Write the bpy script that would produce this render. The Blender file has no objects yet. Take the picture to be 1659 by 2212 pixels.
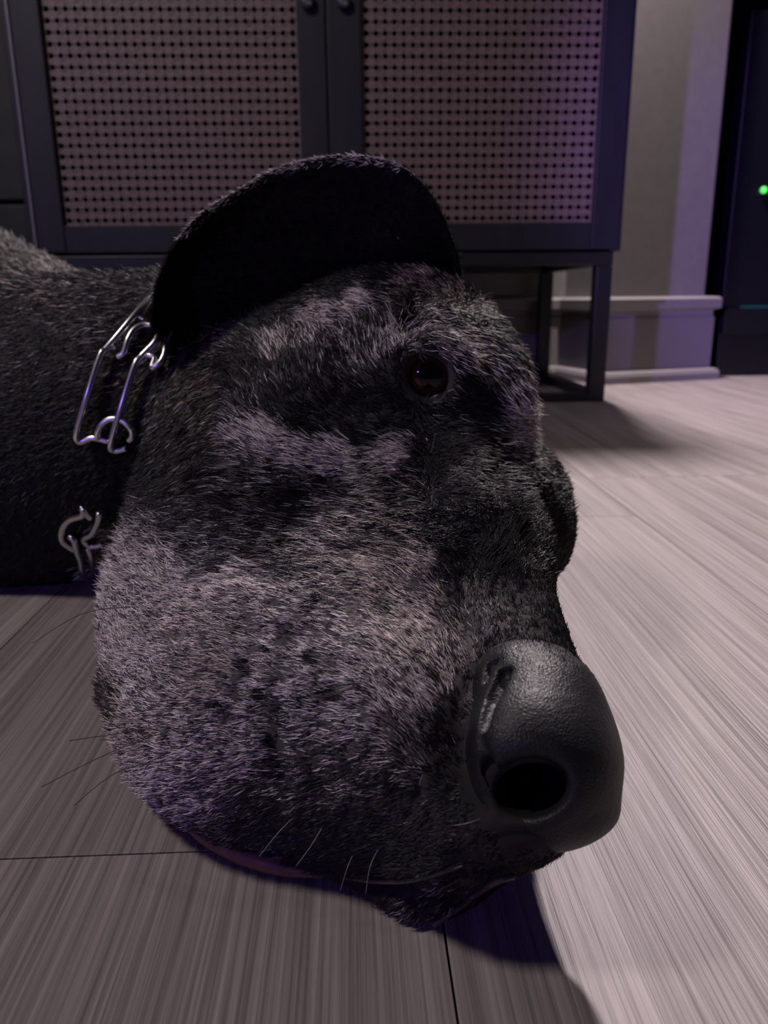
import bpy, bmesh, math, random
import numpy as np
from math import sin, cos, radians, pi, atan2, sqrt
from mathutils import Vector, Matrix
random.seed(4); rng = np.random.default_rng(7)
SC = bpy.context.scene; COL = SC.collection

# ------------------------------------------------------------------ camera
F = 1661.0; PITCH = radians(15.5); YAW = radians(2.3); ROLL = radians(.6)
CAM = np.array([0, 0, .15])
fwd = np.array([sin(YAW)*cos(PITCH), cos(YAW)*cos(PITCH), -sin(PITCH)])
r0 = np.array([cos(YAW), -sin(YAW), 0.]); u0 = np.cross(r0, fwd)
rt = r0*cos(ROLL) - u0*sin(ROLL); up = u0*cos(ROLL) + r0*sin(ROLL)
cd = bpy.data.cameras.new('camera'); cam = bpy.data.objects.new('camera', cd); COL.objects.link(cam)
cd.sensor_fit = 'HORIZONTAL'; cd.sensor_width = 36; cd.lens = 36*F/1659; cd.clip_start = .01
M = Matrix(((rt[0], up[0], -fwd[0], CAM[0]), (rt[1], up[1], -fwd[1], CAM[1]), (rt[2], up[2], -fwd[2], CAM[2]), (0, 0, 0, 1)))
cam.matrix_world = M; SC.camera = cam
cd.dof.use_dof = True; cd.dof.focus_distance = .215; cd.dof.aperture_fstop = 26.0
def at(px, py, t):
    return CAM + t*(fwd + (px-829.5)/F*rt - (py-1106)/F*up)
def proj(p):
    d = np.asarray(p) - CAM; t = d@fwd
    return 829.5 + F*(d@rt)/t, 1106 - F*(d@up)/t, t

# ------------------------------------------------------------------ world, lights, exposure
w = bpy.data.worlds.new('world'); SC.world = w; w.use_nodes = True
bg = w.node_tree.nodes['Background']; bg.inputs[0].default_value = (.20, .16, .42, 1); bg.inputs[1].default_value = .035
def area(name, loc, target, size, power, color):
    l = bpy.data.lights.new(name, 'AREA'); l.shape = 'DISK'; l.size = size; l.energy = power; l.color = color
    o = bpy.data.objects.new(name, l); COL.objects.link(o); o.location = loc
    o.rotation_euler = (Vector(target)-Vector(loc)).to_track_quat('-Z', 'Y').to_euler(); return o
area('key_lamp', (.392, 1.29, 1.145), (.1, .5, 0), .055, 31.0, (1, .86, .88))
area('ceiling_lamp', (-.74, .02, 1.22), (0, .25, 0), .17, 8.0, (1, .88, .80))
area('purple_led', (-1.66, -1.90, 1.10), (.4, 1.2, .2), .10, 9.5, (.32, .18, 1))
sl = bpy.data.lights.new('wall_tint_spot', 'SPOT'); sl.energy = 470; sl.color = (.42, .26, 1); sl.spot_size = radians(14); sl.spot_blend = .6; sl.shadow_soft_size = .04  # extra spot added beside the LED to tint the wall end purple
so = bpy.data.objects.new('wall_tint_spot', sl); COL.objects.link(so); so.location = (-1.66, -1.90, 1.10)
so.rotation_euler = (Vector((1.04, 1.45, .22))-so.location).to_track_quat('-Z', 'Y').to_euler()
SC.view_settings.view_transform = 'Standard'; SC.view_settings.look = 'None'
SC.view_settings.gamma = 1; SC.view_settings.exposure = 0; SC.view_settings.use_curve_mapping = False
SC.cycles.use_denoising = True; SC.cycles.max_bounces = 6

# ------------------------------------------------------------------ helpers
def mat(name, base=(.5, .5, .5), rough=.5, metal=0, spec=.5, emit=None, estr=0):
    m = bpy.data.materials.new(name); m.use_nodes = True; b = m.node_tree.nodes['Principled BSDF']
    b.inputs['Base Color'].default_value = (*base, 1); b.inputs['Roughness'].default_value = rough
    b.inputs['Metallic'].default_value = metal; b.inputs['Specular IOR Level'].default_value = spec
    if emit: b.inputs['Emission Color'].default_value = (*emit, 1); b.inputs['Emission Strength'].default_value = estr
    return m
def nn(m, t, **k):
    n = m.node_tree.nodes.new(t)
    for a, v in k.items(): setattr(n, a, v)
    return n
def noisy(m, c1, c2, scale=(30, 30, 30), detail=4, bump=.2, dist=.001, coord='Object', lo=.3, hi=.7):
    nt = m.node_tree; b = nt.nodes['Principled BSDF']; L = nt.links.new
    tc = nn(m, 'ShaderNodeTexCoord'); mp = nn(m, 'ShaderNodeMapping'); mp.inputs['Scale'].default_value = scale
    no = nn(m, 'ShaderNodeTexNoise'); no.inputs['Scale'].default_value = 1; no.inputs['Detail'].default_value = detail
    cr = nn(m, 'ShaderNodeValToRGB'); cr.color_ramp.elements[0].position = lo; cr.color_ramp.elements[1].position = hi
    cr.color_ramp.elements[0].color = (*c1, 1); cr.color_ramp.elements[1].color = (*c2, 1)
    L(tc.outputs[coord], mp.inputs[0]); L(mp.outputs[0], no.inputs['Vector']); L(no.outputs['Fac'], cr.inputs[0]); L(cr.outputs[0], b.inputs['Base Color'])
    if bump:
        bp = nn(m, 'ShaderNodeBump'); bp.inputs['Strength'].default_value = bump; bp.inputs['Distance'].default_value = dist
        L(no.outputs['Fac'], bp.inputs['Height']); L(bp.outputs[0], b.inputs['Normal'])
    return m
def link(name, me, m=None, parent=None, smooth=False):
    o = bpy.data.objects.new(name, me); COL.objects.link(o)
    if m: me.materials.append(m)
    if parent: o.parent = parent
    if smooth: me.polygons.foreach_set('use_smooth', [True]*len(me.polygons))
    return o
def tag(o, label=None, cat=None, group=None, kind=None):
    for k, v in (('label', label), ('category', cat), ('group', group), ('kind', kind)):
        if v: o[k] = v
    return o
def empty(name, loc=(0, 0, 0)):
    o = bpy.data.objects.new(name, None); COL.objects.link(o); o.location = loc; o.empty_display_size = .05
    bpy.context.view_layer.update(); return o
def box(bm, x0, x1, y0, y1, z0, z1, bev=0):
    r = bmesh.ops.create_cube(bm, size=1)['verts']
    for v in r: v.co = Vector(((x0+x1)/2+v.co.x*(x1-x0), (y0+y1)/2+v.co.y*(y1-y0), (z0+z1)/2+v.co.z*(z1-z0)))
    if bev:
        es = list({e for v in r for e in v.link_edges})
        bmesh.ops.bevel(bm, geom=es, offset=bev, segments=2, profile=.5, affect='EDGES')
def boxobj(name, dims, m, parent=None, bev=.001, org=(0, 0, 0)):
    bm = bmesh.new(); x0, x1, y0, y1, z0, z1 = dims
    box(bm, x0-org[0], x1-org[0], y0-org[1], y1-org[1], z0-org[2], z1-org[2], bev)
    me = bpy.data.meshes.new(name); bm.to_mesh(me); bm.free(); return link(name, me, m, parent)
def extrude_profile(name, prof, path, m, parent=None, cap=True):
    """prof = [(out, z)], path = [(x,y)] polyline; 'out' goes to the right hand side of the path"""
    pts = [np.array(p, float) for p in path]; n = len(pts); V = []; Fc = []
    for i, p in enumerate(pts):
        d0 = pts[i]-pts[i-1] if i else pts[1]-pts[0]; d1 = pts[i+1]-p if i < n-1 else d0
        a = np.array([d0[1], -d0[0]])/np.linalg.norm(d0); b = np.array([d1[1], -d1[0]])/np.linalg.norm(d1)
        mm = a+b; mm = mm/np.linalg.norm(mm); k = 1/max(.3, mm@a)
        for o, z in prof: V.append((p[0]+mm[0]*o*k, p[1]+mm[1]*o*k, z))
    q = len(prof)
    for i in range(n-1):
        for j in range(q-1):
            Fc.append((i*q+j, (i+1)*q+j, (i+1)*q+j+1, i*q+j+1))
    if cap: Fc += [tuple(range(q)), tuple(range((n-1)*q, n*q))[::-1]]
    me = bpy.data.meshes.new(name); me.from_pydata(V, [], Fc); me.validate(); 
    bm = bmesh.new(); bm.from_mesh(me); bmesh.ops.recalc_face_normals(bm, faces=bm.faces); bm.to_mesh(me); bm.free()
    return link(name, me, m, parent)
def tube(name, pts, r, m, parent=None, seg=8, closed=False, sub=6, ends=True):
    P = [Vector(p) for p in pts]
    # catmull-rom refinement
    Q = []; n = len(P)
    for i in range(n-1 if not closed else n):
        p0, p1, p2, p3 = P[i-1] if (i or closed) else P[0], P[i], P[(i+1) % n], P[(i+2) % n] if (i+2 < n or closed) else P[-1]
        for s in range(sub):
            t = s/sub; Q.append(.5*((2*p1)+(-p0+p2)*t+(2*p0-5*p1+4*p2-p3)*t*t+(-p0+3*p1-3*p2+p3)*t**3))
    if not closed: Q.append(P[-1])
    V = []; Fc = []; N = len(Q); nrm = None
    for i, q in enumerate(Q):
        d = (Q[min(i+1, N-1)]-Q[max(i-1, 0)]).normalized() if not closed else (Q[(i+1) % N]-Q[i-1]).normalized()
        if nrm is None: nrm = d.orthogonal().normalized()
        nrm = (nrm-d*nrm.dot(d)).normalized(); b = d.cross(nrm)
        for k in range(seg):
            a = 2*pi*k/seg; V.append(q+(r if not hasattr(r, '__len__') else float(np.interp(i/(N-1), np.linspace(0, 1, len(r)), r)))*(cos(a)*nrm+sin(a)*b))
    for i in range(N if closed else N-1):
        for k in range(seg):
            k2 = (k+1) % seg; i2 = (i+1) % N; Fc.append((i*seg+k, i*seg+k2, i2*seg+k2, i2*seg+k))
    if not closed: Fc += [tuple(range(seg))[::-1], tuple(range((N-1)*seg, N*seg))]
    me = bpy.data.meshes.new(name); me.from_pydata([tuple(v) for v in V], [], Fc)
    return link(name, me, m, parent, True)

# ------------------------------------------------------------------ structure: floor of planks
fm = mat('grey_oak_vinyl', rough=.50, spec=.35)
def floor_material(m):
    nt = m.node_tree; b = nt.nodes['Principled BSDF']; L = nt.links.new
    geo = nn(m, 'ShaderNodeNewGeometry'); oi = nn(m, 'ShaderNodeObjectInfo')
    ad = nn(m, 'ShaderNodeVectorMath', operation='MULTIPLY_ADD'); L(oi.outputs['Random'], ad.inputs[0]); ad.inputs[1].default_value = (3, 9, 5)
    L(geo.outputs['Position'], ad.inputs[2])
    def noise(sc, det, dist=0):
        mp = nn(m, 'ShaderNodeMapping'); mp.inputs['Scale'].default_value = sc; L(ad.outputs[0], mp.inputs[0])
        n = nn(m, 'ShaderNodeTexNoise'); n.inputs['Scale'].default_value = 1; n.inputs['Detail'].default_value = det; n.inputs['Distortion'].default_value = dist
        L(mp.outputs[0], n.inputs['Vector']); return n
    a = noise((620, 7, 1), 3, .2); c = noise((90, 2.0, 1), 4, .5); e = noise((1800, 24, 1), 2); g = noise((9, 2, 1), 2)
    cr = nn(m, 'ShaderNodeValToRGB'); cr.color_ramp.elements[0].position = .33; cr.color_ramp.elements[1].position = .62
    cr.color_ramp.elements[0].color = (.125, .105, .103, 1); cr.color_ramp.elements[1].color = (.335, .295, .29, 1)
    m1 = nn(m, 'ShaderNodeMath', operation='MULTIPLY_ADD'); L(a.outputs['Fac'], m1.inputs[0]); m1.inputs[1].default_value = .55; 
    m2 = nn(m, 'ShaderNodeMath', operation='MULTIPLY_ADD'); L(c.outputs['Fac'], m2.inputs[0]); m2.inputs[1].default_value = .30
    m3 = nn(m, 'ShaderNodeMath', operation='MULTIPLY_ADD'); L(e.outputs['Fac'], m3.inputs[0]); m3.inputs[1].default_value = .15
    m3.inputs[2].default_value = 0; L(m3.outputs[0], m2.inputs[2]); L(m2.outputs[0], m1.inputs[2]); L(m1.outputs[0], cr.inputs[0])
    mx = nn(m, 'ShaderNodeMix', data_type='RGBA', blend_type='MULTIPLY'); mx.inputs[0].default_value = 1; L(cr.outputs[0], mx.inputs[6])
    c2 = nn(m, 'ShaderNodeValToRGB'); c2.color_ramp.elements[0].color = (.82, .82, .82, 1); c2.color_ramp.elements[1].color = (1.1, 1.1, 1.1, 1)
    L(g.outputs['Fac'], c2.inputs[0]); L(c2.outputs[0], mx.inputs[7]); L(mx.outputs[2], b.inputs['Base Color'])
    bp = nn(m, 'ShaderNodeBump'); bp.inputs['Strength'].default_value = 1.0; bp.inputs['Distance'].default_value = .0008
    L(m1.outputs[0], bp.inputs['Height']); L(bp.outputs[0], b.inputs['Normal'])
floor_material(fm)
sub = mat('subfloor', (.05, .045, .045), .9)
fl = tag(boxobj('floor', (-2.4, 3.0, -2.3, 3.4, -.05, -.006), sub, bev=0), kind='structure')
PW = .18; col0 = .02
for i in range(-13, 17):
    x0 = col0+i*PW
    if x0 > 2.9: continue
    off = {-1: .186}.get(i, random.uniform(-.8, .3)); y = off-1.2*3
    while y < 3.3:
        ya, yb = max(y, -2.25), min(y+1.2, 3.35)
        if yb-ya > .05:
            boxobj('plank', (x0+.0003, x0+PW-.0003, ya+.0003, yb-.0003, -.006, 0), fm, fl, bev=.0002)
        y += 1.2

# walls
wm = noisy(mat('wall_paint', rough=.75, spec=.3), (.185, .172, .17), (.205, .19, .188), (60, 60, 60), 3, .12, .0008)
tm = mat('trim_paint', (.23, .215, .215), .45, spec=.4)
wall = tag(boxobj('wall_back', (-2.4, .50, 1.512, 1.60, 0, 2.5), wm, bev=0), kind='structure')
A = np.array([.452, 1.372]); B = np.array([.648, 1.428])           # front corners of the angled wall end
ab = (B-A)/np.linalg.norm(B-A); back = np.array([-ab[1], ab[0]])
foot = [A+back*.16, A, B, B+back*.16]
def prism(name, poly, z0, z1, m, bev=.006):
    bm = bmesh.new(); vs = [bm.verts.new((p[0], p[1], z0)) for p in poly]; f = bm.faces.new(vs)
    r = bmesh.ops.extrude_face_region(bm, geom=[f]); tv = [g for g in r['geom'] if isinstance(g, bmesh.types.BMVert)]
    for v in tv: v.co.z = z1
    bmesh.ops.recalc_face_normals(bm, faces=bm.faces)
    es = [e for e in bm.edges if abs(e.verts[0].co.z-e.verts[1].co.z) > .1]
    bmesh.ops.bevel(bm, geom=es, offset=bev, segments=4, profile=.5, affect='EDGES')
    me = bpy.data.meshes.new(name); bm.to_mesh(me); bm.free(); return link(name, me, m)
tag(prism('wall_end', foot, 0, 2.5, wm), kind='structure').name = 'wall_right'
base_prof = [(0, 0), (.013, 0), (.013, .112), (.0105, .116), (.0105, .124), (.020, .128), (.020, .1445), (.016, .148), (0, .149)]
shoe_prof = [(.013, 0), (.026, 0), (.026, .012), (.0235, .0185), (.018, .021), (.013, .0215)]
path = [tuple(foot[3]), tuple(B), tuple(A), tuple(foot[0]), ]
path = path[::-1]
bb = tag(extrude_profile('baseboard_right', base_prof, path, tm), kind='structure')
tag(extrude_profile('trim_1', shoe_prof, path, tm), kind='structure')
tag(extrude_profile('baseboard_back', base_prof, [(-2.4, 1.512), (.46, 1.512)], tm), kind='structure')
tag(extrude_profile('trim_2', shoe_prof, [(-2.4, 1.512), (.46, 1.512)], tm), kind='structure')
tag(boxobj('wall_far', (-2.4, 3.0, 3.35, 3.4, 0, 2.5), mat('far_wall', (.03, .03, .045), .8), bev=0), kind='structure')
tag(boxobj('wall_left', (-2.45, -2.4, -2.3, 3.4, 0, 2.5), wm, bev=0), kind='structure')

# ------------------------------------------------------------------ cabinet
cm = noisy(mat('charcoal_lacquer', rough=.55, spec=.35), (.011, .012, .018), (.017, .018, .025), (40, 40, 8), 3, .1, .0004)
sm = mat('black_steel', (.018, .018, .021), .45, metal=.3)
im = mat('cabinet_inside', (.006, .005, .006), .9)
cane = noisy(mat('cane_strand', rough=.5, spec=.35), (.155, .112, .105), (.25, .185, .172), (120, 120, 300), 3, 0)
cab = tag(empty('cabinet', (-.0225, 1.31, 0)), 'charcoal two-door cabinet with cane door panels on black metal legs', 'cabinet')
CX0, CX1, CY0, CY1, CZ0, CZ1 = -.434, .382, 1.123, 1.478, .211, .80
O = cab.location
def cb(name, dims, m, parent=cab, bev=.0015): return boxobj(name, dims, m, parent, bev, O)
cb('side_panel', (CX0, CX0+.016, CY0+.002, CY1, CZ0, CZ1), cm); cb('side_panel', (CX1-.016, CX1, CY0+.002, CY1, CZ0, CZ1), cm)
cb('bottom_panel', (CX0+.016, CX1-.016, CY0+.02, CY1, CZ0, CZ0+.016), cm)
cb('top_panel', (CX0-.003, CX1+.003, CY0-.002, CY1, CZ1, CZ1+.018), cm)
cb('back_panel', (CX0+.016, CX1-.016, CY1-.008, CY1, CZ0+.016, CZ1), im)
cb('shelf', (CX0+.016, CX1-.016, CY0+.04, CY1-.008, .50, .516), im)
def cane_mesh(wd, ht):
    px = .01195; pz = .0132; nx = int(round(wd/px)); nz = int(round(ht/pz)); px = wd/nx; pz = ht/nz
    V = []; Fc = []
    def ribbon(a, b, w, y, th=.0006):
        d = np.array(b)-np.array(a); L = np.hypot(*d); d = d/L; n = np.array([-d[1], d[0]])*w/2
        a = np.array(a); b = np.array(b); i = len(V)
        for p, s in ((a, -1), (a, 1), (b, 1), (b, -1)): V.append((p[0]+n[0]*s, y-th*.5, p[1]+n[1]*s))
        for p, s in ((a, -1.25), (a, 1.25), (b, 1.25), (b, -1.25)): V.append((p[0]+n[0]*s, y+th*.5, p[1]+n[1]*s))
        Fc.extend([(i, i+1, i+2, i+3), (i, i+4, i+5, i+1), (i+3, i+2, i+6, i+7)])
    for k in range(nx+1):
        x = k*px
        for s in (-1, 1): ribbon((x+s*.0013, 0), (x+s*.0013, ht), .0020, .0006)
    for k in range(nz+1):
        z = k*pz
        for s in (-1, 1): ribbon((0, z+s*.0017), (wd, z+s*.0017), .0030, 0)
    # diagonals, clipped, in short over/under spans
    for sgn in (1, -1):
        for k in range(-nz-1, nx+nz+2):
            prev = None
            for j in range(nz):
                xa = (k+.5+sgn*j)*px; xb = (k+.5+sgn*(j+1))*px; za, zb = j*pz, (j+1)*pz
                if min(xa, xb) < -1e-6 or max(xa, xb) > wd+1e-6: continue
                yy = -.0009 if (j+k) % 2 == (sgn > 0) else -.0003
                ribbon((xa, za), (xb, zb), .0024, yy)
    me = bpy.data.meshes.new('cane_panel'); me.from_pydata(V, [], Fc); return me
def door(x0, x1, li, ri, knobx, shared=None):
    """li/ri = inner opening edges"""
    z0, z1 = CZ0+.003, CZ1-.003; y0, y1 = CY0, CY0+.02; zb = .2495; zt = z1-.04
    d = empty('door', (0, 0, 0)); d.parent = cab
    d.location = ((x0+x1)/2-O[0], y0-O[1], z0-O[2])
    og = Vector(((x0+x1)/2, y0, z0))
    boxobj('stile', (x0, li, y0, y1, z0, z1), cm, d, .0022, og); boxobj('stile', (ri, x1, y0, y1, z0, z1), cm, d, .0012, og)
    boxobj('rail', (li, ri, y0+.0003, y1, z0, zb), cm, d, .0012, og); boxobj('rail', (li, ri, y0+.0003, y1, zt, z1), cm, d, .0012, og)
    me = shared or cane_mesh(ri-li-.001, zt-zb-.001)
    p = link('cane_panel', me, None if shared else cane, d); p.location = (li+.0005-og[0], .009, zb+.0005-og[2]); p['kind'] = 'stuff'
    bm = bmesh.new(); bmesh.ops.create_uvsphere(bm, u_segments=16, v_segments=10, radius=.0095)
    for v in bm.verts: v.co.y *= .8
    me2 = bpy.data.meshes.new('knob'); bm.to_mesh(me2); bm.free()
    k = link('knob', me2, mat('knob_metal', (.22, .22, .25), .35, metal=.8), d, True); k.location = (knobx-og[0], -.008, .516-og[2]); k['label'] = 'small round grey metal knob'
    return me
sh = door(-.4228, -.0243, -.3845, -.0605, -.047)
door(-.0227, CX1-.004, .0225, .3395, -.001)
e_ = boxobj('edge_highlight', (-.4262, -.4232, CY0-.0005, CY0+.012, CZ0+.003, CZ1-.003), mat('highlight_paint', (.20, .19, .21), .4), cab, .0006, O); e_['label'] = 'pale strip painted as the door edge highlight'  # light line along the door edge, highlight put in as a pale strip
# stand
st = []
for (x0, x1) in ((-.417, -.394), (.3495, .3725)):
    for (y0, y1) in ((1.124, 1.147), (1.452, 1.475)):
        cb('leg', (x0, x1, y0, y1, 0, .192), sm)
for (y0, y1) in ((1.124, 1.147), (1.452, 1.475)):
    cb('stand_rail', (-.417, .3725, y0, y1, .1925, .2105), sm)
for (x0, x1) in ((-.417, -.394), (.3495, .3725)):
    cb('stand_rail', (x0, x1, 1.1475, 1.4515, .1925, .2105), sm); cb('stand_rail', (x0, x1, 1.1475, 1.4515, 0, .014), sm)
for (y0, y1) in ((1.1243, 1.1467), (1.4523, 1.4747)): cb('stand_rail', (-.3938, .3493, y0, y1, .0005, .0125), sm)

# dark unit at the right and box at left
dk = mat('black_gloss', (.003, .003, .007), .35, spec=.5)
un = tag(empty('media_unit', (1.15, 1.65, 0)), 'dark glossy low unit in shadow right of the wall end', 'cabinet')
O2 = un.location
boxobj('body', (.70, 1.6, 1.47, 1.86, 0, .62), dk, un, .001, O2)
boxobj('ledge', (.70, 1.6, 1.455, 1.4695, .08, .125), dk, un, .001, O2)
o = boxobj('reflection_strip', (.735, 1.5, 1.4665, 1.4695, .1262, .1302), mat('teal_reflection', (0, .02, .03), .5, emit=(.02, .30, .42), estr=.09), un, .0005, O2)  # emissive strip stands in for a blurry teal reflection
bm = bmesh.new(); bmesh.ops.create_uvsphere(bm, u_segments=14, v_segments=8, radius=.006)
me = bpy.data.meshes.new('indicator_light'); bm.to_mesh(me); bm.free()
o = link('indicator_light', me, mat('green_led', (0, .1, 0), .4, emit=(.12, 1, .15), estr=1.2), un, True); o['label'] = 'small glowing green indicator light'
o.location = (.7535-O2[0], 1.467-O2[1], .333)
om = noisy(mat('olive_board', rough=.6), (.010, .012, .005), (.018, .020, .008), (20, 20, 20), 3, .05)
bx = tag(empty('cupboard', (-.64, 1.34, 0)), 'dark olive cupboard mostly hidden left of the cabinet', 'cupboard'); O3 = bx.location
boxobj('body', (-.82, -.445, 1.235, 1.46, 0, 1.15), om, bx, .003, O3)
boxobj('door', (-.62, -.447, 1.22, 1.2345, .022, .288), om, bx, .003, O3)
boxobj('door', (-.62, -.447, 1.22, 1.2345, .293, 1.14), om, bx, .003, O3)
boxobj('door', (-.815, -.624, 1.22, 1.2345, .022, 1.14), om, bx, .003, O3)
#DOG
# ------------------------------------------------------------------ the dog: one continuous body surface grown from a distance field
def axis(lo, hi, fa, fb, h, hmax, g=1.09):
    a = [fa]; 
    while a[-1] < fb: a.append(a[-1]+h)
    s = h; x = a[-1]
    while x < hi: s = min(s*g, hmax); x += s; a.append(x)
    s = h; x = fa
    while x > lo: s = min(s*g, hmax); x -= s; a.insert(0, x)
    return np.array(a, np.float32)
class Field:
    def __init__(s, ax):
        s.ax = ax; s.f = np.full([len(a) for a in ax], .05, np.float32)
    def sub(s, lo, hi):
        sl = tuple(slice(max(0, int(np.searchsorted(a, l))-1), int(np.searchsorted(a, h))+1) for a, l, h in zip(s.ax, lo, hi))
        X, Y, Z = np.meshgrid(*[a[q] for a, q in zip(s.ax, sl)], indexing='ij', sparse=True); return sl, X, Y, Z
    def blend(s, sl, d, k, mode='add'):
        f = s.f[sl]
        if mode == 'add':
            h = np.clip(.5+.5*(f-d)/k, 0, 1); s.f[sl] = f*(1-h)+d*h-k*h*(1-h)
        else:
            h = np.clip(.5-.5*(f+d)/k, 0, 1); s.f[sl] = f*(1-h)-d*h+k*h*(1-h)
    def cone(s, a, ra, b, rb, k=.012, mode='add'):
        a = np.array(a); b = np.array(b); m = max(ra, rb)+k*1.2+.004
        sl, X, Y, Z = s.sub(np.minimum(a, b)-m, np.maximum(a, b)+m)
        ba = b-a; L2 = ba@ba+1e-12
        h = np.clip(((X-a[0])*ba[0]+(Y-a[1])*ba[1]+(Z-a[2])*ba[2])/L2, 0, 1)
        d = np.sqrt((X-a[0]-h*ba[0])**2+(Y-a[1]-h*ba[1])**2+(Z-a[2]-h*ba[2])**2)-(ra+(rb-ra)*h)
        s.blend(sl, d.astype(np.float32), k, mode)
    def ell(s, c, R3, r, k=.012, mode='add'):
        """R3 rows = axes, r = radii"""
        c = np.array(c); r = np.array(r); m = r.max()+k*1.2+.004
        sl, X, Y, Z = s.sub(c-m, c+m)
        q = [(R3[i][0]*(X-c[0])+R3[i][1]*(Y-c[1])+R3[i][2]*(Z-c[2])) for i in range(3)]
        k0 = np.sqrt(sum((q[i]/r[i])**2 for i in range(3))); k1 = np.sqrt(sum((q[i]/r[i]**2)**2 for i in range(3)))
        d = k0*(k0-1)/np.maximum(k1, 1e-6)
        s.blend(sl, d.astype(np.float32), k, mode)
def E(fld, px, py, t, rx, ry, ang, rtk, k=.012, mode='add'):
    c = at(px, py, t); a = radians(ang)        # ang turns the x axis of the ellipsoid
    v = c-CAM; v = v/np.linalg.norm(v); ex = rt-v*(rt@v); ex /= np.linalg.norm(ex); ez = np.cross(ex, v)
    A1 = ex*cos(a)+ez*sin(a); A2 = -ex*sin(a)+ez*cos(a)
    fld.ell(c, [A1, A2, v], (rx*t/F, ry*t/F, rtk), k, mode)
def K(fld, p, q, k=.012, mode='add'):          # p=(px,py,t,rpx)
    fld.cone(at(*p[:3]), p[3]*p[2]/F, at(*q[:3]), q[3]*q[2]/F, k, mode)
def nets(fld):
    f = fld.f; ax = fld.ax; s = f < 0
    nx, ny, nz = [n-1 for n in f.shape]
    cnt = np.zeros((nx, ny, nz), np.int8)
    for i in (0, 1):
        for j in (0, 1):
            for k in (0, 1): cnt += s[i:nx+i, j:ny+j, k:nz+k]
    act = (cnt > 0) & (cnt < 8); idx = np.full(act.shape, -1, np.int32); I, J, Kk = np.nonzero(act); n = len(I); idx[I, J, Kk] = np.arange(n)
    P = np.zeros((n, 3)); W = np.zeros(n)
    def g(a, i): return ax[a][i]
    for d in range(3):
        for u in (0, 1):
            for v in (0, 1):
                o = [0, 0, 0]; oth = [q for q in range(3) if q != d]; o[oth[0]] = u; o[oth[1]] = v
                e = o.copy(); e[d] = 1
                fa = f[I+o[0], J+o[1], Kk+o[2]]; fb = f[I+e[0], J+e[1], Kk+e[2]]
                m = (fa < 0) != (fb < 0); t = np.where(m, fa/np.where(m, fa-fb, 1), 0)
                pa = np.stack([g(0, I+o[0]), g(1, J+o[1]), g(2, Kk+o[2])], 1); pb = np.stack([g(0, I+e[0]), g(1, J+e[1]), g(2, Kk+e[2])], 1)
                P += np.where(m[:, None], pa+(pb-pa)*t[:, None], 0); W += m
    P /= W[:, None]; Q = []
    for d in range(3):
        oth = [q for q in range(3) if q != d]
        lo = [slice(None)]*3; hi = [slice(None)]*3; lo[d] = slice(0, -1); hi[d] = slice(1, None)
        ch = s[tuple(lo)] != s[tuple(hi)]; inside = s[tuple(lo)]
        a = np.argwhere(ch); a = a[(a[:, oth[0]] > 0) & (a[:, oth[1]] > 0) & (a[:, oth[0]] < f.shape[oth[0]]-1) & (a[:, oth[1]] < f.shape[oth[1]]-1)]
        def c(u, v):
            b = a.copy(); b[:, oth[0]] -= u; b[:, oth[1]] -= v; return idx[b[:, 0], b[:, 1], b[:, 2]]
        q = np.stack([c(1, 1), c(0, 1), c(0, 0), c(1, 0)], 1)
        ins = inside[a[:, 0], a[:, 1], a[:, 2]]; flip = ins if d != 1 else ~ins
        q[~flip] = q[~flip][:, ::-1]; Q.append(q)
    return P, np.concatenate(Q)
def vnormals(P, Q):
    nrm = np.cross(P[Q[:, 2]]-P[Q[:, 0]], P[Q[:, 3]]-P[Q[:, 1]]); N = np.zeros_like(P)
    for k in range(4):
        for c in range(3): N[:, c] += np.bincount(Q[:, k], nrm[:, c], len(P))
    return N/np.maximum(np.linalg.norm(N, axis=1), 1e-12)[:, None]
def smooth(P, Q, it=2, lam=.5):
    e = np.concatenate([Q[:, [0, 1]], Q[:, [1, 2]], Q[:, [2, 3]], Q[:, [3, 0]]]); e = np.concatenate([e, e[:, ::-1]])
    deg = np.bincount(e[:, 0], minlength=len(P))
    for _ in range(it):
        S = np.stack([np.bincount(e[:, 0], P[e[:, 1], c], len(P)) for c in range(3)], 1)/deg[:, None]; P = P+(S-P)*lam
    return P
def mesh_np(name, P, Q):
    me = bpy.data.meshes.new(name); me.vertices.add(len(P)); me.vertices.foreach_set('co', P.astype(np.float32).ravel())
    me.loops.add(Q.size); me.loops.foreach_set('vertex_index', Q.astype(np.int32).ravel())
    me.polygons.add(len(Q)); me.polygons.foreach_set('loop_start', np.arange(0, Q.size, 4, dtype=np.int32)); me.polygons.foreach_set('loop_total', np.full(len(Q), 4, np.int32))
    me.polygons.foreach_set('use_smooth', np.ones(len(Q), bool)); me.update(calc_edges=True); me.validate(); return me

HG = .0016
fd = Field([axis(-1.30, .11, -.20, .095, HG, .012), axis(.09, 1.35, .095, .44, HG, .012), axis(-.004, .36, -.004, .215, HG, .008)])
# --- trunk, hindquarters and legs, lying behind the head and out of the frame to the left
fd.cone((-.22, .60, .085), .088, (-.42, .72, .115), .125, .03)
fd.cone((-.42, .74, .115), .128, (-.80, .92, .105), .105, .04)
fd.cone((-.80, .92, .105), .105, (-1.00, 1.00, .10), .10, .03)
fd.cone((-.98, .95, .09), .075, (-1.02, .72, .06), .055, .03)
fd.cone((-1.02, .72, .055), .045, (-1.18, .60, .035), .028, .02)
fd.cone((-.44, .62, .09), .075, (-.52, .47, .05), .045, .03)
fd.cone((-.52, .47, .05), .042, (-.66, .32, .032), .028, .02)
fd.cone((-.66, .32, .03), .026, (-.72, .26, .028), .03, .015)
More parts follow.
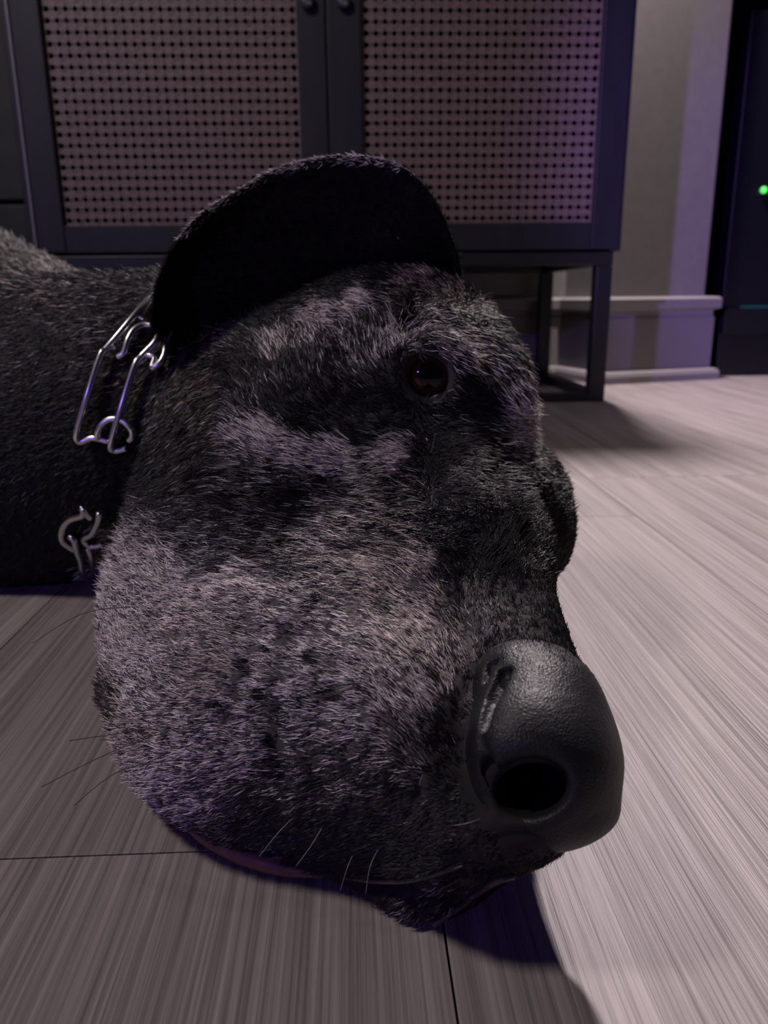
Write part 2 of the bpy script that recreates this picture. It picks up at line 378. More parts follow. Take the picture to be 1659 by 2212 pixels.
# --- neck
K(fd, (640, 810, .40, 240), (60, 990, .47, 330), .03)
K(fd, (330, 900, .41, 260), (-60, 930, .55, 330), .03)
fd.cone(at(0, 960, .50), .10, (-.36, .66, .11), .12, .03)
# --- skull
E(fd, 832, 880, .345, 284, 258, 0, .066, .02)
K(fd, (830, 830, .34, 190), (600, 980, .335, 235), .03)
K(fd, (925, 742, .335, 112), (1030, 840, .315, 105), .018)      # forehead towards the near brow
# --- cheek and muzzle
E(fd, 560, 1110, .315, 255, 285, -20, .050, .025)
E(fd, 632, 1515, .238, 352, 300, 0, .052, .024)
E(fd, 505, 1450, .262, 225, 222, 0, .048, .024)
E(fd, 900, 1600, .212, 250, 265, 0, .040, .02)
K(fd, (930, 1000, .305, 190), (1000, 1200, .272, 150), .02)
K(fd, (1000, 1200, .268, 146), (1180, 1570, .192, 118), .018)
E(fd, 1150, 1665, .180, 130, 140, 0, .022, .012)
E(fd, 1050, 1790, .188, 180, 100, 18, .026, .012)
E(fd, 780, 1260, .268, 300, 220, 8, .038, .035)
E(fd, 600, 1190, .287, 225, 190, 0, .040, .024)
K(fd, (375, 1310, .272, 122), (470, 1230, .28, 130), .03)
K(fd, (420, 1755, .236, 48), (650, 1845, .218, 55), .010)
E(fd, 985, 1420, .232, 120, 190, 0, .026, .02)
# --- lower jaw
K(fd, (300, 1480, .290, 88), (560, 1775, .235, 85), .008)
K(fd, (620, 1790, .232, 98), (925, 1918, .200, 92), .008)
K(fd, (690, 1862, .218, 62), (900, 1922, .204, 84), .010)
K(fd, (925, 1910, .202, 88), (1070, 1840, .206, 52), .008)
# --- far brow and cheek behind the bridge
E(fd, 1150, 1115, .322, 86, 142, 10, .032, .008)
K(fd, (1120, 1030, .335, 70), (980, 880, .36, 110), .015)
def hit(fld, px, py, t0=.12, t1=.8):
    ts = np.arange(t0, t1, .0006); p = CAM+ts[:, None]*(fwd+(px-829.5)/F*rt-(py-1106)/F*up)
    i = [np.clip(np.searchsorted(a, p[:, c]), 0, len(a)-1) for c, a in enumerate(fld.ax)]
    k = np.nonzero(fld.f[i[0], i[1], i[2]] < 0)[0]; return ts[k[0]] if len(k) else t1
# --- near eye: lids around a socket
te = hit(fd, 922, 812); EYE = at(920, 812, te+.0075); ER = .0112
E(fd, 925, 815, te+.004, 100, 96, -60, .0085, .010)
E(fd, 925, 812, te-.004, 50, 43, -62, .016, .003, 'cut')
E(fd, 1150, 1705, .172, 80, 55, 10, .030, .003, 'cut')
# --- resting on the floor
Z = fd.ax[2][None, None, :]; fl_ = (.0012-Z).astype(np.float32); k_ = .004
h_ = np.clip(.5-.5*(fd.f-fl_)/k_, 0, 1); fd.f = fd.f*(1-h_)+fl_*h_+k_*h_*(1-h_)
P, Q = nets(fd); P = smooth(P, Q, 2); N = vnormals(P, Q)
def uvt(P):
    d = P-CAM; t = d@fwd; return 829.5+F*(d@rt)/t, 1106-F*(d@up)/t, t
U, V_, T = uvt(P); VIEW = (P-CAM)/np.linalg.norm(P-CAM, axis=1)[:, None]; FACE = np.clip(-(N*VIEW).sum(1)*2.2, 0, 1)*(T < .47)
def segdist(u, v, pts):
    best = np.full(len(u), 1e9)
    for (ax_, ay), (bx_, by) in zip(pts[:-1], pts[1:]):
        dx, dy = bx_-ax_, by-ay; h = np.clip(((u-ax_)*dx+(v-ay)*dy)/(dx*dx+dy*dy+1e-9), 0, 1)
        best = np.minimum(best, np.hypot(u-ax_-h*dx, v-ay-h*dy))
    return best
FOLDS = [  # polyline, half width px, depth mm (+ = groove, - = ridge)
    ([(897, 650), (886, 690), (890, 735)], 17, 4.5), ([(850, 640), (800, 700), (870, 760)], 60, -2.5),
    ([(960, 690), (1060, 760), (1130, 860)], 45, -2.5), ([(985, 870), (1060, 900), (1110, 960)], 40, 1.5),
    ([(740, 880), (850, 900), (960, 930)], 40, 2.0), ([(500, 930), (600, 950), (720, 985), (880, 985)], 34, -3.0),
    ([(520, 1060), (640, 1060), (760, 1040)], 40, 3.5), ([(470, 1290), (640, 1300), (820, 1240), (960, 1235)], 40, -1.5),
    ([(1070, 1010), (1110, 1110), (1150, 1190), (1185, 1262)], 22, 3.5), ([(1010, 1205), (1080, 1230), (1130, 1290)], 38, 2.5),
    ([(960, 1255), (990, 1310), (1018, 1360), (1030, 1400)], 12, 2.2), ([(1045, 1440), (1005, 1520), (995, 1640), (1030, 1740)], 26, 2.6),
    ([(640, 1380), (600, 1500), (610, 1680)], 26, 1.3), ([(740, 1440), (700, 1560), (700, 1700)], 26, 1.1), ([(540, 1440), (500, 1560)], 22, .9),
    ([(560, 1878), (640, 1905), (760, 1918), (870, 1912), (960, 1892), (1060, 1893), (1140, 1880)], 15, 5.0),
    ([(600, 1850), (740, 1885), (870, 1880), (960, 1860)], 14, -1.4),
    ([(205, 1420), (215, 1480), (222, 1530)], 12, 3.5), ([(1050, 1815), (1130, 1800), (1240, 1780)], 8, .9)]
D = np.zeros(len(P))
for pts, wd_, dp in FOLDS: D += -dp*.001*np.exp(-(segdist(U, V_, pts)/wd_)**2)
P = P+N*(D*FACE)[:, None]; N = vnormals(P, Q)
dog = tag(empty('dog', (-.2, .45, 0)), 'black dog with grizzled grey muzzle lying with its head on the floor', 'dog')
OD = np.array(dog.location)
skin = noisy(mat('dog_skin', rough=.75, spec=.12), (.010, .009, .010), (.024, .021, .023), (250, 250, 250), 3, .3, .0006)
body = link('body', mesh_np('body', P-OD, Q), skin, dog)

# --- nose leather with nostril, a part of its own
nf = Field([axis(.0, .09, .0, .09, .0006, .0006), axis(.10, .24, .10, .24, .0006, .0006), axis(.0, .13, .0, .13, .0006, .0006)])
def proud(px, py, rpx, pr=.0014):       # centre depth that lets a ball of rpx stand pr proud of the face
    t = hit(fd, px, py); return (px, py, (t-pr)/(1-rpx/F), rpx)
K(nf, proud(1135, 1470, 66, .0001), proud(1170, 1525, 95, .0012), .010)
K(nf, proud(1170, 1525, 95, .0012), (1180, 1600, .190, 122), .012)
K(nf, proud(1100, 1490, 52, .0012), proud(1120, 1580, 85, .0030), .010)
K(nf, proud(1105, 1470, 48, .0010), proud(1185, 1480, 62, .0002), .010)
E(nf, 1185, 1662, .179, 148, 150, -20, .0225, .012)
E(nf, 1120, 1700, .180, 100, 105, 0, .018, .008)
E(nf, 1092, 1608, .1715, 58, 52, 15, .010, .006)
E(nf, 1235, 1772, .178, 92, 42, 12, .014, .006)
def carve(fld, pts, k, dt=0):
    q = [(x, y, hit(fld, x, y, .1, .3)+dt, r) for x, y, r in pts]
    for a, b in zip(q[:-1], q[1:]): K(fld, a, b, k, 'cut')
tn = hit(nf, 1140, 1700, .1, .3)
E(nf, 1142, 1703, tn+.002, 86, 60, 12, .015, .003, 'cut')
E(nf, 1150, 1690, tn+.016, 62, 46, 0, .016, .003, 'cut')
carve(nf, [(1075, 1690, 24), (1048, 1640, 14), (1036, 1590, 9)], .0012)
carve(nf, [(1048, 1566, 15), (1070, 1505, 21), (1092, 1455, 16)], .0008, .0010)
carve(nf, [(1050, 1560, 10), (1070, 1505, 14), (1090, 1462, 10)], .0006, .0035)
carve(nf, [(1050, 1470, 8), (1062, 1440, 10), (1072, 1430, 6)], .0010, .0005)
nP, nQ = nets(nf); nP = smooth(nP, nQ, 2, .4)
nose_m = mat('nose_leather', (.010, .010, .013), .50, spec=.30)
def leather(m):
    L = m.node_tree.links.new; b = m.node_tree.nodes['Principled BSDF']; tc = nn(m, 'ShaderNodeTexCoord')
    vo = nn(m, 'ShaderNodeTexVoronoi', feature='DISTANCE_TO_EDGE'); vo.inputs['Scale'].default_value = 1150
    no = nn(m, 'ShaderNodeTexNoise'); no.inputs['Scale'].default_value = 500; ad = nn(m, 'ShaderNodeMath', operation='ADD')
    L(tc.outputs['Object'], vo.inputs['Vector']); L(tc.outputs['Object'], no.inputs['Vector']); L(vo.outputs['Distance'], ad.inputs[0]); L(no.outputs['Fac'], ad.inputs[1])
    bp = nn(m, 'ShaderNodeBump'); bp.inputs['Strength'].default_value = .6; bp.inputs['Distance'].default_value = .0003; L(ad.outputs[0], bp.inputs['Height']); L(bp.outputs[0], b.inputs['Normal'])
leather(nose_m)
nose = link('nose', mesh_np('nose', nP-OD, nQ), nose_m, dog); nose['label'] = 'black pebbled nose with one open nostril'

# --- eye
def sphere(name, r, m, loc, sc=(1, 1, 1)):
    bm = bmesh.new(); bmesh.ops.create_uvsphere(bm, u_segments=40, v_segments=28, radius=r)
    me = bpy.data.meshes.new(name); bm.to_mesh(me); bm.free(); o = link(name, me, m, dog, True); o.location = loc; o.scale = sc; return o
gaze = CAM-EYE; gaze = gaze/np.linalg.norm(gaze)*.9+rt*.14+up*.03
eye_m = mat('dog_eye', (.02, .012, .008), .07, spec=.35)
def iris(m):
    L = m.node_tree.links.new; b = m.node_tree.nodes['Principled BSDF']; tc = nn(m, 'ShaderNodeTexCoord'); sx = nn(m, 'ShaderNodeSeparateXYZ'); L(tc.outputs['Object'], sx.inputs[0])
    mr = nn(m, 'ShaderNodeMath', operation='DIVIDE'); L(sx.outputs['Z'], mr.inputs[0]); mr.inputs[1].default_value = ER
    cr = nn(m, 'ShaderNodeValToRGB'); e = cr.color_ramp.elements; e[0].position = 0; e[0].color = (.10, .07, .06, 1); e[1].position = .965; e[1].color = (.004, .003, .003, 1)
    for p, c in ((.55, (.03, .012, .008, 1)), (.70, (.07, .028, .014, 1)), (.90, (.045, .018, .010, 1)), (.925, (.004, .003, .003, 1))):
        q = e.new(p); q.color = c
    L(mr.outputs[0], cr.inputs[0]); L(cr.outputs[0], b.inputs['Base Color'])
iris(eye_m); eb = sphere('eye', ER, eye_m, EYE-OD); eb.rotation_euler = Vector(gaze).to_track_quat('Z', 'Y').to_euler(); eb['label'] = 'dark brown glossy eye'
lidm = mat('eyelid_rim', (.010, .009, .010), .3)
lp = []
for k in range(16):
    a = 2*pi*k/16; x, y = 50*cos(a), 42*sin(a); c, s_ = cos(radians(62)), sin(radians(62))
    px, py = 925+x*c-y*s_, 812+x*s_+y*c
    lp.append(at(px, py, te+.0005+.002*abs(sin(a)))-OD)
tube('eyelid', lp, .0014, lidm, dog, closed=True, sub=3)

# --- near ear: thick flap folded back over the skull
EAR = [((990, 560), (985, 640), .335, .0035), ((972, 500), (930, 640), .332, .007), ((945, 440), (860, 632), .328, .009), ((905, 385), (790, 628), .326, .010), ((860, 354), (730, 622), .326, .010), ((800, 338), (680, 625), .326, .010),
       ((735, 334), (635, 640), .327, .010), ((665, 345), (592, 655), .328, .010), ((600, 362), (552, 668), .330, .010), ((545, 390), (520, 680), .332, .010), ((497, 420), (485, 695), .333, .010), ((445, 450), (452, 712), .334, .010),
       ((400, 495), (425, 728), .335, .010), ((366, 545), (402, 742), .336, .009), ((342, 600), (380, 747), .337, .008), ((331, 655), (362, 742), .338, .006), ((330, 695), (347, 728), .338, .0035)]
def ear_mesh():
    n = 22; Vv = []; Fc = []
    for (a, b, t, th) in EAR:
        cx, cy = (a[0]+b[0])/2, (a[1]+b[1])/2; hx, hy = (a[0]-b[0])/2, (a[1]-b[1])/2
        for k in range(n):
            an = 2*pi*k/n; c, s_ = cos(an), sin(an)
            c2 = math.copysign(abs(c)**.8, c)
            tt = t+th*s_*(.55+.45*abs(s_)) + .010*(1-c*c) -.016*c     # cupped: the middle sits further back
            Vv.append(at(cx+hx*c2, cy+hy*c2, tt)-OD)
    m = len(EAR)
    for i in range(m-1):
        for k in range(n): Fc.append((i*n+k, (i+1)*n+k, (i+1)*n+(k+1) % n, i*n+(k+1) % n))
    for i0 in (0, (m-1)*n):
        c = np.mean(Vv[i0:i0+n], axis=0); Vv.append(c); ci = len(Vv)-1
        for k in range(n): Fc.append((ci, i0+k, i0+(k+1) % n))
    me = bpy.data.meshes.new('ear'); me.from_pydata([tuple(v) for v in Vv], [], Fc)
    bm = bmesh.new(); bm.from_mesh(me); bmesh.ops.recalc_face_normals(bm, faces=bm.faces)
    bmesh.ops.subdivide_edges(bm, edges=bm.edges, cuts=1, use_grid_fill=True, smooth=.6); bm.to_mesh(me); bm.free(); return me
earm = noisy(mat('ear_skin', rough=.8, spec=.08), (.006, .005, .006), (.014, .011, .013), (200, 200, 200), 3, .2, .0005)
ear = link('ear', ear_mesh(), earm, dog, True)

# ------------------------------------------------------------------ coat
# hair flow: px, py, direction seen in the coat, from the nose backwards
FLOW = np.array([(250,1330,-.85,-.5),(300,1170,-.7,-.3),(260,1250,-.85,-.4),(350,1220,-.8,-.6),(420,1300,-.95,-.35),(300,1450,-.95,-.3),(600,1300,-1,-.05),(720,1270,-1,.2),(900,1300,-.8,-.6),(985,1400,-.3,-1),(950,1600,-.7,-.7),
 (880,1450,-.7,-.7),(700,1400,-1,-.3),(700,1520,-1,-.1),(550,1550,-1,-.05),(400,1600,-1,.05),(300,1700,-1,.3),(420,1720,-1,.25),(500,1790,-.92,.4),(700,1850,-.8,.6),(800,1700,-.97,.25),(900,1780,-.95,.3),
 (500,1050,-1,.1),(650,1150,-1,.35),(850,1100,-1,.2),(650,970,-1,0),(850,980,-1,.12),(560,920,-.8,-.55),(430,1150,-1,-.05),(650,780,-.3,-1),(560,860,-.4,-.9),(800,720,-.2,-1),(760,880,-.8,-.5),(870,620,-1,.25),(760,660,-.8,-.3),(960,600,-1,-.1),
 (940,690,.8,.45),(1030,740,.85,.5),(1110,830,.7,.7),(1140,920,1,.1),(1120,980,1,.05),(1000,930,.9,.2),(1000,1040,.8,.2),(1000,1150,-.9,.3),(1080,1200,.5,-.8),(1100,1300,-.1,-1),(1200,1400,.1,-1),(1250,1500,.1,-1),
 (1190,980,.5,.4),(1200,1080,.8,-.5),(1200,1180,.8,-.6),(150,650,-.95,.25),(50,560,-.9,.3),(100,850,-.9,.3),(150,1150,-.5,.8),(430,850,-.6,.8),(400,1000,-.5,.8),(650,600,-.9,.4),(900,1950,-.8,.5),(1080,1830,-1,.3),(640,1930,-.9,.3)])
# share of white hairs in the black coat (grizzling, with the ear's shadow on the skull painted in) and warmth: px, py, share, warmth
GREY = np.array([(250,1300,.85,.2),(330,1220,.8,.2),(400,1350,.72,.4),(300,1480,.66,.1),(500,1300,.72,.3),(450,1450,.62,.6),(600,1400,.68,.1),(520,1560,.55,.1),(350,1640,.66,.1),(300,1600,.6,.6),(430,1720,.5,.2),(640,1560,.45,.1),(720,1400,.66,.2),(760,1540,.55,.1),
 (880,1380,.62,.4),(960,1420,.5,.3),(900,1500,.55,.2),(880,1600,.40,.5),(800,1680,.36,.5),(650,1700,.34,.4),(560,1800,.22,.5),(700,1800,.16,.5),(850,1760,.14,.5),(980,1600,.12,.3),(1030,1700,.03,.2),(930,1850,.10,.4),(760,1860,.14,.5),(480,1830,.3,.9),
 (560,930,.75,.2),(620,968,.8,.2),(600,865,.08,.2),(660,895,.10,.2),(780,925,.10,.2),(550,885,.3,.2),(530,1015,.35,.2),(600,1015,.4,.2),(740,985,.7,.2),(860,985,.62,.3),(620,1070,.12,.1),(720,1060,.28,.2),(500,1100,.25,.1),(430,1180,.4,.1),(320,1140,.42,.2),(380,1110,.25,.2),(290,1200,.6,.3),(600,1170,.32,.2),(720,1180,.5,.3),(780,1100,.42,.4),(860,1060,.38,.7),(860,1160,.36,.8),(820,1240,.6,.5),(950,1100,.22,.8),(900,1050,.3,.8),(920,1220,.5,.5),
 (980,1100,.22,.7),(1010,1200,.08,.4),(1070,1250,.02,.3),(1080,1130,.08,.6),(1060,1330,.4,.2),(1110,1380,.25,.2),(1160,1330,.03,.2),(1200,1420,.04,.2),(1250,1500,.04,.2),(1130,1440,.1,.1),
 (700,720,.4,.1),(800,690,.3,.1),(830,740,.5,.1),(760,780,.35,.1),(560,690,.08,.3),(640,640,.06,.3),(740,610,.06,.3),(540,790,.12,.3),(630,800,.15,.2),(830,590,.1,.3),(680,840,.2,.1),(600,820,.3,.2),(780,860,.1,.1),(700,900,.12,.1),(860,880,.04,.1),(880,820,.04,.1),(590,745,.6,.4),(690,682,.7,.5),(780,650,.7,.5),(880,630,.5,.9),(960,640,.4,.9),(1040,680,.2,.9),
 (930,690,.4,.3),(990,740,.5,.3),(1060,800,.4,.2),(1110,860,.6,.1),(1145,925,.9,.1),(1120,970,.5,.1),(1030,850,.08,.1),(1000,960,.1,.1),(1080,1000,.12,.1),(940,1000,.1,.1),
 (1190,980,.3,.5),(1220,1050,.25,.1),(1220,1150,.08,.1),(1180,1200,.05,.1),(450,850,.3,.8),(420,980,.2,.5),(350,1050,.15,.2),(650,610,.2,.5),(500,720,.3,.7),(100,600,.32,.5),(200,700,.28,.5),(60,760,.2,.4),(-100,600,.3,.4),(100,900,.05,.1),(100,1200,.04,.1),(250,1050,.04,.1),
 (700,1950,.02,.1),(950,1950,.25,.4),(190,1440,.6,.3),(210,1500,.3,.8),(300,1350,.8,.3)])
SPOTS = [(622,1366,15),(540,1440,15),(684,1420,18),(735,1500,19),(840,1310,12),(520,1360,9),(570,1500,14),(600,1600,16),(660,1640,14),(470,1520,12),(760,1650,11),(690,1290,9),(720,1350,9)]
def idw(u, v, C, sc=38.):
    num = np.zeros((len(u), C.shape[1]-2)); den = np.zeros(len(u))
    for c in C:
        w_ = 1/(((u-c[0])**2+(v-c[1])**2)/sc**2+.35)**2.2; den += w_; num += w_[:, None]*c[2:]
    return num/den[:, None]
def hash3(i, j, k):
    h = (i*73856093) ^ (j*19349663) ^ (k*83492791); h = (h ^ (h >> 13))*1274126177; return ((h ^ (h >> 16)) & 0xffff)/65535.
def cells(p, s): q = np.floor(p/s).astype(np.int64); return hash3(q[:, 0], q[:, 1], q[:, 2])
def hairs(name, me, n, parent, length, rad, dark, dens=None, tone=None, lift=.28, hm_=None):
    me.calc_loop_triangles(); nt = len(me.loop_triangles); tri = np.empty(nt*3, np.int32); me.loop_triangles.foreach_get('vertices', tri); tri = tri.reshape(-1, 3)
    co = np.empty(len(me.vertices)*3, np.float32); me.vertices.foreach_get('co', co); co = co.reshape(-1, 3).astype(float)
    vn = np.empty(len(me.vertices)*3, np.float32); me.vertices.foreach_get('normal', vn); vn = vn.reshape(-1, 3).astype(float)
    a, b, c = co[tri[:, 0]], co[tri[:, 1]], co[tri[:, 2]]; ar = np.linalg.norm(np.cross(b-a, c-a), axis=1)
    cen = (a+b+c)/3+OD; u, v, t = uvt(cen); nm = vn[tri].mean(1); vw = cen-CAM; vw /= np.linalg.norm(vw, axis=1)[:, None]; fc = (nm*vw).sum(1)
    inf = (u > -60) & (u < 1720) & (v > -60) & (v < 2270) & (t > .05)
    wt = ar*np.clip((.21/np.maximum(t, .1))**2.6, .04, 2.2)*np.where(fc < .25, 1, .2)*np.where(inf, 1, .35)*(cen[:, 2] > .004)
    if dens is not None: wt = wt*dens(u, v, t, cen)
    cs = np.cumsum(wt); k = np.searchsorted(cs, rng.random(n)*cs[-1]); k = np.minimum(k, nt-1)
    r1, r2 = np.sqrt(rng.random(n)), rng.random(n); bw = np.stack([1-r1, r1*(1-r2), r1*r2], 1)
    p = (co[tri[k]]*bw[:, :, None]).sum(1); nr = (vn[tri[k]]*bw[:, :, None]).sum(1); nr /= np.linalg.norm(nr, axis=1)[:, None]
    u, v, t = uvt(p+OD); fl = idw(u, v, FLOW, 45.)
    g3 = fl[:, :1]*rt-fl[:, 1:2]*up; g3 = g3-nr*(g3*nr).sum(1)[:, None]*.92+rng.normal(0, .16, (n, 3)); g3 /= np.maximum(np.linalg.norm(g3, axis=1), 1e-6)[:, None]
    cl = cells(p, .0028)[:, None]; g3 += (np.stack([cells(p+.5, .0028), cells(p+.9, .0028), cells(p+1.7, .0028)], 1)-.5)*.45
    Ln = length*(.65+.6*rng.random(n))*np.where(t > .4, 1.25, 1)*np.clip(1-(v-1180)/260, .58, 1)*np.where((u > 1000) & (v > 1250), .62, 1)*np.where((u > 1130) & (v > 940) & (v < 1250), .6, 1)
    gr = idw(u, v, GREY, 34.) if tone is None else tone(u, v, t)
    spot = np.zeros(n)
    for (sx, sy, sr) in SPOTS: spot = np.maximum(spot, np.exp(-(((u-sx)/sr)**2+((v-sy)/sr)**2)**2))
    share = np.minimum(gr[:, 0], .62)*(1-spot)
    mixn = .32*cells(p+3.1, .0013)+.20*cells(p+7.7, .0030)+.60*rng.random(n)
    isw = np.clip((share*1.2+.05-mixn)*3.5, 0, 1)
    wh = np.array([.95, .88, .90])*(1-gr[:, 1:2])+np.array([.66, .52, .40])*gr[:, 1:2]; wh = wh*(.38+.85*rng.random((n, 1)))
    dk_ = np.array(dark)*(.5+rng.random((n, 1))); colr = dk_*(1-isw[:, None])+wh*isw[:, None]
    S_ = np.array([0, .35, .7, 1.]); pts = np.zeros((n, 4, 3)); li = lift*(.6+.8*rng.random(n))
    for i, s_ in enumerate(S_):
        pts[:, i] = p-nr*.0003+Ln[:, None]*(g3*s_+nr*(li*(s_-.55*s_*s_))[:, None])
        pts[:, i, 2] = np.maximum(pts[:, i, 2], .0003)
    hc = bpy.data.hair_curves.new(name); hc.add_curves([4]*n)
    hc.position_data.foreach_set('vector', pts.astype(np.float32).ravel())
    rr = np.tile(np.array([1, .9, .6, .12], np.float32)*rad, n).reshape(n, 4)*np.clip(t/.25, .8, 2.2)[:, None]
    at_ = hc.attributes.get('radius') or hc.attributes.new('radius', 'FLOAT', 'POINT'); at_.data.foreach_set('value', rr.astype(np.float32).ravel())
    ca = hc.attributes.new('tint', 'FLOAT_COLOR', 'CURVE'); ca.data.foreach_set('color', np.concatenate([colr, np.ones((n, 1))], 1).astype(np.float32).ravel())
    o = bpy.data.objects.new(name, hc); COL.objects.link(o); o.parent = parent; hc.materials.append(hm_ or hair_m); o['kind'] = 'stuff'; return o
g_ = idw(U, V_, GREY, 34.); sh_ = np.minimum(g_[:, :1], .72)*.20; tint = np.array([[.012, .011, .012]])+sh_*np.array([[.60, .54, .56]])
ta = body.data.attributes.new('tint', 'FLOAT_COLOR', 'POINT'); ta.data.foreach_set('color', np.concatenate([tint, np.ones((len(P), 1))], 1).astype(np.float32).ravel())
sa = nn(skin, 'ShaderNodeAttribute', attribute_name='tint'); sb = skin.node_tree.nodes['Principled BSDF']
for l_ in list(sb.inputs['Base Color'].links): skin.node_tree.links.remove(l_)
skin.node_tree.links.new(sa.outputs['Color'], sb.inputs['Base Color'])
hair_m = mat('coat_hair', rough=.42, spec=.32); ear_hm = mat('ear_hair', rough=.6, spec=.10)
for m_ in (hair_m, ear_hm):
    an = nn(m_, 'ShaderNodeAttribute', attribute_name='tint'); m_.node_tree.links.new(an.outputs['Color'], m_.node_tree.nodes['Principled BSDF'].inputs['Base Color'])
def bald(u, v, t, c):
    eye = ((u-923)/53)**2+((v-812)/52)**2 < 1; nz = (v > 1440+14*np.sin(u*.05)+rng.normal(0, 16, len(u))) & (v < 1835) & (t < .24) & (segdist(u, v, [(1110, 1440), (1075, 1500), (1060, 1560), (1035, 1640), (1040, 1720), (1110, 1800)]) < 1e9) & (u > np.interp(v, [1425, 1500, 1600, 1700, 1760, 1835], [1065, 1035, 1010, 1005, 1040, 1100]))
    mouth = (segdist(u, v, [(600, 1905), (760, 1925), (880, 1915)]) < 16) | (segdist(u, v, [(420, 1815), (500, 1855), (610, 1888)]) < 20)
    return np.where(eye | nz | mouth, 0, 1)
hairs('fur', nose.data, 9000, dog, .0020, .00009, (.012, .011, .013), dens=lambda u, v, t, c: np.clip((1500+.12*(u-1150)-v+rng.normal(0, 14, len(u)))/50, 0, 1))
hairs('fur', body.data, 360000, dog, .0048, .00014, (.014, .012, .014), bald)
ETOP = [a for a, b, t, th in EAR]
hairs('ear_fur', ear.data, 22000, dog, .0026, .00009, (.004, .0035, .004), hm_=ear_hm, tone=lambda u, v, t: np.stack([-.2+.95*np.exp(-(segdist(u, v, ETOP[4:])/24)**2)*(v < 520)+.38*np.exp(-((u-850)/50)**2-((v-510)/40)**2), u*0+.3], 1))  # white hairs paint rim light along the top edge and a sheen inside

# --- lips and whiskers
def surf(px, py, r=9):
    m = (np.hypot(U-px, V_-py) < r) & (T < .6); return T[m].min() if m.any() else hit(fd, px, py)
def skin_pts(pts, off=0.): return [at(x, y, surf(x, y)+off)-OD for x, y in pts]
lip_m = noisy(mat('lip_skin', rough=.5, spec=.4), (.16, .075, .065), (.24, .12, .10), (300, 300, 300), 3, .3, .0006)
lipd = mat('dark_lip', (.07, .05, .05), .45)
tube('lip', [at(x, y, (.15-.0034)/-((fwd+(x-829.5)/F*rt-(y-1106)/F*up)[2]))-OD for x, y in [(395, 1775), (430, 1803), (470, 1824), (520, 1845), (575, 1863), (630, 1878), (700, 1890)]], [.0006, .0016, .0022, .0026, .0026, .0020, .0008], lip_m, dog, sub=5)['label'] = 'pink bare edge of the upper lip'
tube('lip', skin_pts([(935, 1998), (985, 1965), (1030, 1930), (1070, 1905), (1110, 1893)], -.0006), .0008, lipd, dog, sub=5)
tube('lip', skin_pts([(740, 1896), (800, 1903), (870, 1903), (940, 1888), (1000, 1870)], -.0006), [.0002, .0006, .0007, .0006, .0002], lipd, dog, sub=5)
wk = mat('whisker_dark', (.02, .018, .02), .4); ww = mat('whisker_white', (.38, .36, .37), .4)
WH = [((622, 1368), (580, 1320), (520, 1258), .004, wk), ((540, 1442), (480, 1436), (415, 1450), .006, wk), ((520, 1362), (460, 1360), (400, 1372), .006, wk), ((590, 1500), (520, 1502), (455, 1520), .006, wk),
      ((800, 1480), (850, 1520), (905, 1535), .004, wk), ((480, 1520), (330, 1570), (150, 1600), .02, wk), ((420, 1560), (240, 1625), (90, 1700), .02, wk), ((430, 1640), (270, 1660), (160, 1740), .018, wk),
      ((300, 1310), (180, 1325), (70, 1390), .015, wk), ((560, 1690), (490, 1700), (430, 1735), .008, wk), ((905, 1698), (908, 1685), (914, 1672), .004, ww), ((975, 1784), (1010, 1778), (1042, 1767), .005, ww),
      ((765, 1840), (750, 1875), (735, 1925), .006, ww), ((820, 1830), (800, 1870), (790, 1930), .006, ww), ((640, 1760), (600, 1800), (560, 1850), .005, ww), ((700, 1780), (670, 1830), (640, 1870), .005, ww)]
for a, b, c, o_, m_ in WH:
    t0 = surf(*a); tube('whisker', [at(*a, t0+.0005)-OD, at(*b, t0-o_*.6)-OD, at(*c, t0-o_*.2+.01*(o_ > .01))-OD], .00007 if m_ is ww else .00011, m_, dog, seg=4, sub=5)

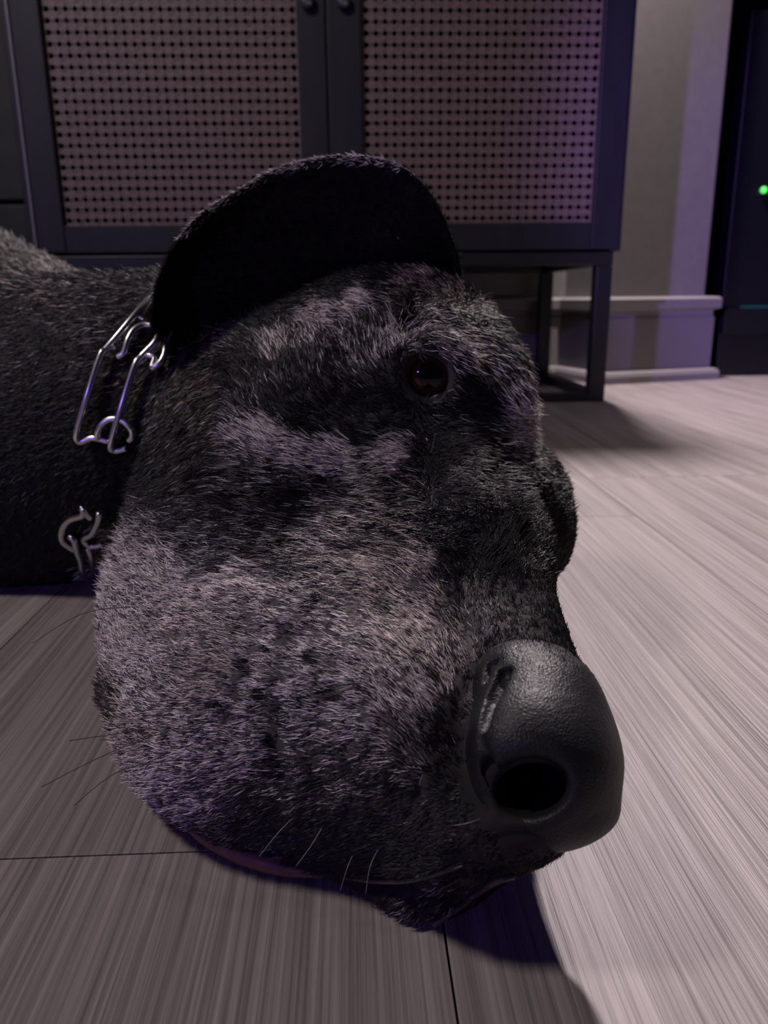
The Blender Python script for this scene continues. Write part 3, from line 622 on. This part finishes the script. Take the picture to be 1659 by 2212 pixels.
# ------------------------------------------------------------------ chain collar of bent wire links, worn round the neck
steel = mat('chrome_steel', (.72, .72, .76), .27, metal=1)
col_ = tag(empty('chain_collar', at(230, 900, .40)), 'steel chain collar of long bent wire links around the neck of the dog', 'collar'); OC = np.array(col_.location)
def wire(name, pts, r=.0015, off=-.002):
    P3 = []
    for q in pts:
        x, y = q[0], q[1]; e = q[2] if len(q) > 2 else 0
        P3.append(at(x, y, min(surf(x, y, 14), .46)+off-e*.001)-OC)
    return tube(name, P3, r, steel, col_, seg=10, sub=5)
wire('link', [(236, 954, 1), (200, 946, 1), (172, 955, 2), (166, 932, 3), (190, 850, 4), (216, 770, 4), (228, 756, 3), (247, 748, 2)])
wire('link', [(274, 968, 1), (246, 974, 1), (240, 958, 3), (262, 880, 4), (290, 792, 4), (306, 769, 3), (332, 742, 3), (340, 722, 2), (330, 706, 2), (311, 702, 2), (290, 712, 3), (276, 735, 3), (268, 762, 2), (254, 772, 1)])
wire('link', [(222, 764, 3), (226, 757, 3), (252, 727, 4), (286, 686, 4), (322, 643, 3), (352, 607, 1), (356, 620, 0), (330, 655, 1), (302, 690, 1)])
wire('link', [(308, 770, 1), (322, 768, 2), (334, 774, 2), (328, 795, 2), (344, 785, 3), (354, 768, 3), (360, 740, 2), (372, 715, 1)])
wire('link', [(210, 948, 2), (212, 932, 3), (222, 915, 3), (240, 905, 3), (262, 908, 3), (282, 925, 3), (286, 942, 2), (278, 952, 1)])
wire('link', [(196, 1120, 1), (186, 1110, 2), (178, 1098, 2), (178, 1114, 3), (150, 1124, 3), (134, 1144, 3), (134, 1168, 3), (152, 1184, 2), (166, 1190, 1)])
wire('link', [(150, 1160, 1), (160, 1168, 3), (166, 1193, 3), (173, 1212, 3), (178, 1236, 3), (190, 1256, 2), (204, 1246, 1), (200, 1222, 1), (196, 1200, 2), (190, 1184, 1)])
wire('link', [(214, 1108, 3), (213, 1122, 3), (206, 1140, 3), (196, 1156, 2), (180, 1166, 1), (196, 1180, 1), (222, 1176, 1)])
